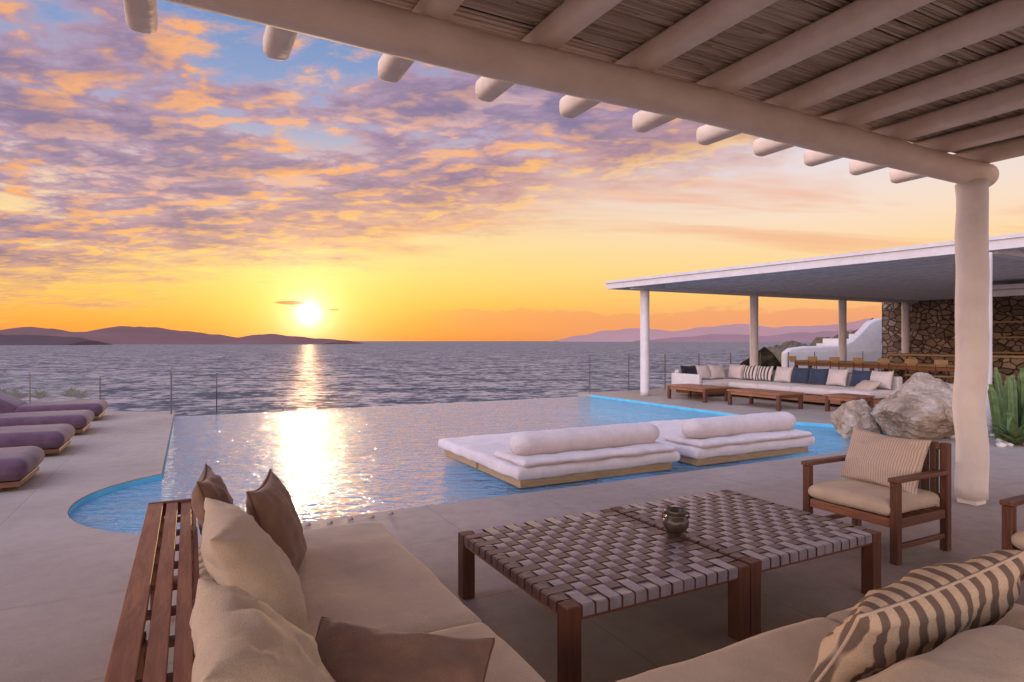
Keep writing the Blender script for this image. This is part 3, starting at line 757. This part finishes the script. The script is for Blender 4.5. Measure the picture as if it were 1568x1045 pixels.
# ---------------- world sky
w=bpy.data.worlds.new('World'); S.world=w; w.use_nodes=True
w.cycles.sampling_method='MANUAL'; w.cycles.sample_map_resolution=512
nt=NT(w.node_tree); w.node_tree.nodes.clear()
D=nt.vm('NORMALIZE',tc(nt,'Generated')); sx_,sy_,sz_=nt.sep(D)[0:3]
saz,sel=math.radians(-18.3),math.radians(2.45)
sun=Vector((math.sin(saz)*math.cos(sel),math.cos(saz)*math.cos(sel),math.sin(sel)))
z=nt.m('MAXIMUM',sz_,0.0)
rs=nt.ramp(z,[(0,lin((236,142,70))),(.025,lin((252,168,70))),(.06,lin((255,196,90))),(.10,lin((255,215,120))),(.15,lin((254,220,152))),(.22,lin((238,204,180))),(.32,lin((156,168,204))),(.45,lin((112,146,196))),(.7,lin((88,122,182))),(1,lin((84,112,172)))])
rr_=nt.ramp(z,[(0,lin((228,160,134))),(.035,lin((244,174,124))),(.07,lin((254,198,120))),(.12,lin((255,216,154))),(.18,lin((250,222,196))),(.26,lin((232,222,228))),(.35,lin((194,206,230))),(.5,lin((140,165,208))),(1,lin((96,124,184)))])
rear_fill=nt.ramp(z,[(0,lin((230,184,166))),(.1,lin((244,204,180))),(.25,lin((240,210,198))),(.5,lin((194,194,212))),(1,lin((120,145,195)))])
nd=nt.new('ShaderNodeVectorMath',operation='SCALE'); nt.put(nd.inputs[0],rear_fill); nt.put(nd.inputs['Scale'],nt.ss(sx_,-.6,.7,5.4,2.0))  # sky behind the camera boosted as added fill light, stronger on the left
base=nt.mix(nt.ss(sx_,-.15,.5),rs,rr_)
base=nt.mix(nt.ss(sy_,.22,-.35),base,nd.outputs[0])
Pz=nt.m('ADD',z,0.10)
px=nt.m('DIVIDE',sx_,Pz); py=nt.m('DIVIDE',sy_,Pz); PV=nt.comb(px,py,0.0)
st=nt.noise(nt.mapping(PV,scale=(.35,1.1,1),rot=(0,0,.35)),1.0,4,.6,.5)
cm=nt.m('MULTIPLY',nt.ss(st,.48,.66,0,.6),nt.m('MULTIPLY',nt.ss(z,.08,.15),nt.ss(z,.33,.24)))
base=nt.mix(cm,base,lin((238,164,124)))
cv=nt.mapping(PV,scale=(1.0,1.35,1),rot=(0,0,.75),loc=(3.1,.4,0))
n1=nt.noise(cv,.95,4,.6,.35)
b1=nt.noise(cv,3.4,6,.68,.2)
b2=nt.noise(nt.mapping(cv,loc=(-.03,.10,0)),3.4,3,.62,.2)
den=nt.m('ADD',nt.m('MULTIPLY',n1,.58),nt.m('MULTIPLY',b1,.42))
lit=nt.ss(nt.m('SUBTRACT',b1,b2),-.04,.13)
n3=nt.noise(nt.mapping(PV,loc=(7.6,2.5,0)),.7,2,.5)
bd=nt.m('MULTIPLY_ADD',sx_,.24,.215)
zz=nt.m('ADD',z,nt.m('MULTIPLY',nt.m('SUBTRACT',den,.5),.3))
rel=nt.m('SUBTRACT',zz,bd)
mask=nt.m('MULTIPLY',nt.ss(rel,-.05,.05),nt.ss(sy_,-.1,.2))
thr=nt.m('MULTIPLY_ADD',nt.ss(rel,.12,.0),-.04,.395)
alpha=nt.m('MULTIPLY',nt.ss(nt.m('SUBTRACT',den,thr),0,.09),mask)
shade=nt.ramp(den,[(.40,lin((216,178,184))),(.46,lin((178,148,170))),(.53,lin((140,120,152))),(.64,lin((112,100,138)))])
warm=nt.m('MAXIMUM',nt.ss(n3,.36,.54),nt.ss(rel,.20,.05))
hot=nt.mix(warm,lin((222,188,200)),lin((255,178,106)))
litm=nt.m('MULTIPLY',lit,nt.ss(den,.62,.45,.25,1.0))
cc=nt.mix(litm,shade,hot)
lowc=nt.mix(lit,lin((206,148,138)),lin((255,200,112)))
cc=nt.mix(nt.ss(rel,.10,-.02),cc,lowc)
sky=nt.mix(nt.m('MULTIPLY',alpha,.93),base,cc)
az=nt.m('DIVIDE',sx_,nt.m('MAXIMUM',sy_,.05))
bn=nt.noise(nt.comb(nt.m('MULTIPLY',az,9.0),nt.m('MULTIPLY',z,30.0),2.0),1.0,4,.6)
bh=nt.m('MULTIPLY_ADD',nt.m('SUBTRACT',bn,.5),.08,.052)
bk=nt.m('MULTIPLY',nt.m('MULTIPLY',nt.ss(nt.m('SUBTRACT',bh,z),-.002,.006),nt.ss(z,.0,.03,.1,1)),nt.m('MULTIPLY',nt.ss(az,-.22,-.02),nt.ss(sy_,.1,.4)))
sky=nt.mix(nt.m('MULTIPLY',bk,.45),sky,lin((238,148,106)))
def blob(x0,z0,wx,wz,k):
    global sky
    dx=nt.m('DIVIDE',nt.m('SUBTRACT',az,x0),wx); dz=nt.m('DIVIDE',nt.m('SUBTRACT',z,z0),wz)
    d=nt.m('ADD',nt.m('MULTIPLY',dx,dx),nt.m('MULTIPLY',dz,dz)); d=nt.m('ADD',d,nt.m('MULTIPLY_ADD',bn,1.6,-.8))
    sky=nt.mix(nt.m('MULTIPLY',nt.ss(d,1.0,.3,0,k),nt.ss(sy_,.1,.3)),sky,lin((178,110,70)))
dt_=nt.m('MAXIMUM',nt.vm('DOT_PRODUCT',D,tuple(sun)),0.0)
def addc(f,c):
    global sky
    nd=nt.new('ShaderNodeVectorMath',operation='SCALE'); nd.inputs[0].default_value=c[:3]; nt.put(nd.inputs['Scale'],f)
    sky=nt.vm('ADD',sky,nd.outputs[0])
addc(nt.m('MULTIPLY',nt.m('POWER',dt_,50.0),.12),(1,.75,.18))
addc(nt.m('MULTIPLY',nt.m('POWER',dt_,250.0),.26),(1,.95,.45))
addc(nt.m('MULTIPLY',nt.m('POWER',dt_,1500.0),.5),(1,1,.8))
blob(-.36,.0585,.030,.0035,.75); blob(-.29,.049,.012,.0018,.5)
addc(nt.m('MULTIPLY',nt.m('POWER',dt_,9000.0),1.6),(1,1,.85))
bg=nt.new('ShaderNodeBackground'); nt.put(bg.inputs[0],sky); bg.inputs[1].default_value=1.0
nis=nt.new('ShaderNodeTexSky'); nis.sky_type='NISHITA'; nis.sun_disc=False; nis.sun_elevation=sel; nis.sun_rotation=saz
bg2=nt.new('ShaderNodeBackground'); nt.put(bg2.inputs[0],nis.outputs[0]); bg2.inputs[1].default_value=.006
ad=nt.new('ShaderNodeAddShader'); nt.put(ad.inputs[0],bg.outputs[0]); nt.put(ad.inputs[1],bg2.outputs[0])
ow=nt.new('ShaderNodeOutputWorld'); nt.put(ow.inputs[0],ad.outputs[0])

sl=bpy.data.lights.new('sun','SUN'); sl.energy=1.1; sl.angle=math.radians(.55); sl.color=(1,.60,.30)
so=bpy.data.objects.new('sun',sl); COL.objects.link(so); so.rotation_euler=(-sun).to_track_quat('-Z','Y').to_euler()

cam=bpy.data.cameras.new('camera'); cam.lens=36*942/1568; cam.sensor_width=36; cam.clip_end=100000; cam.clip_start=.05
co=bpy.data.objects.new('camera',cam); COL.objects.link(co); co.location=(0,0,1.65); co.rotation_euler=(math.radians(90),0,0)
S.camera=co
S.view_settings.view_transform='Standard'; S.view_settings.look='None'; S.view_settings.exposure=0
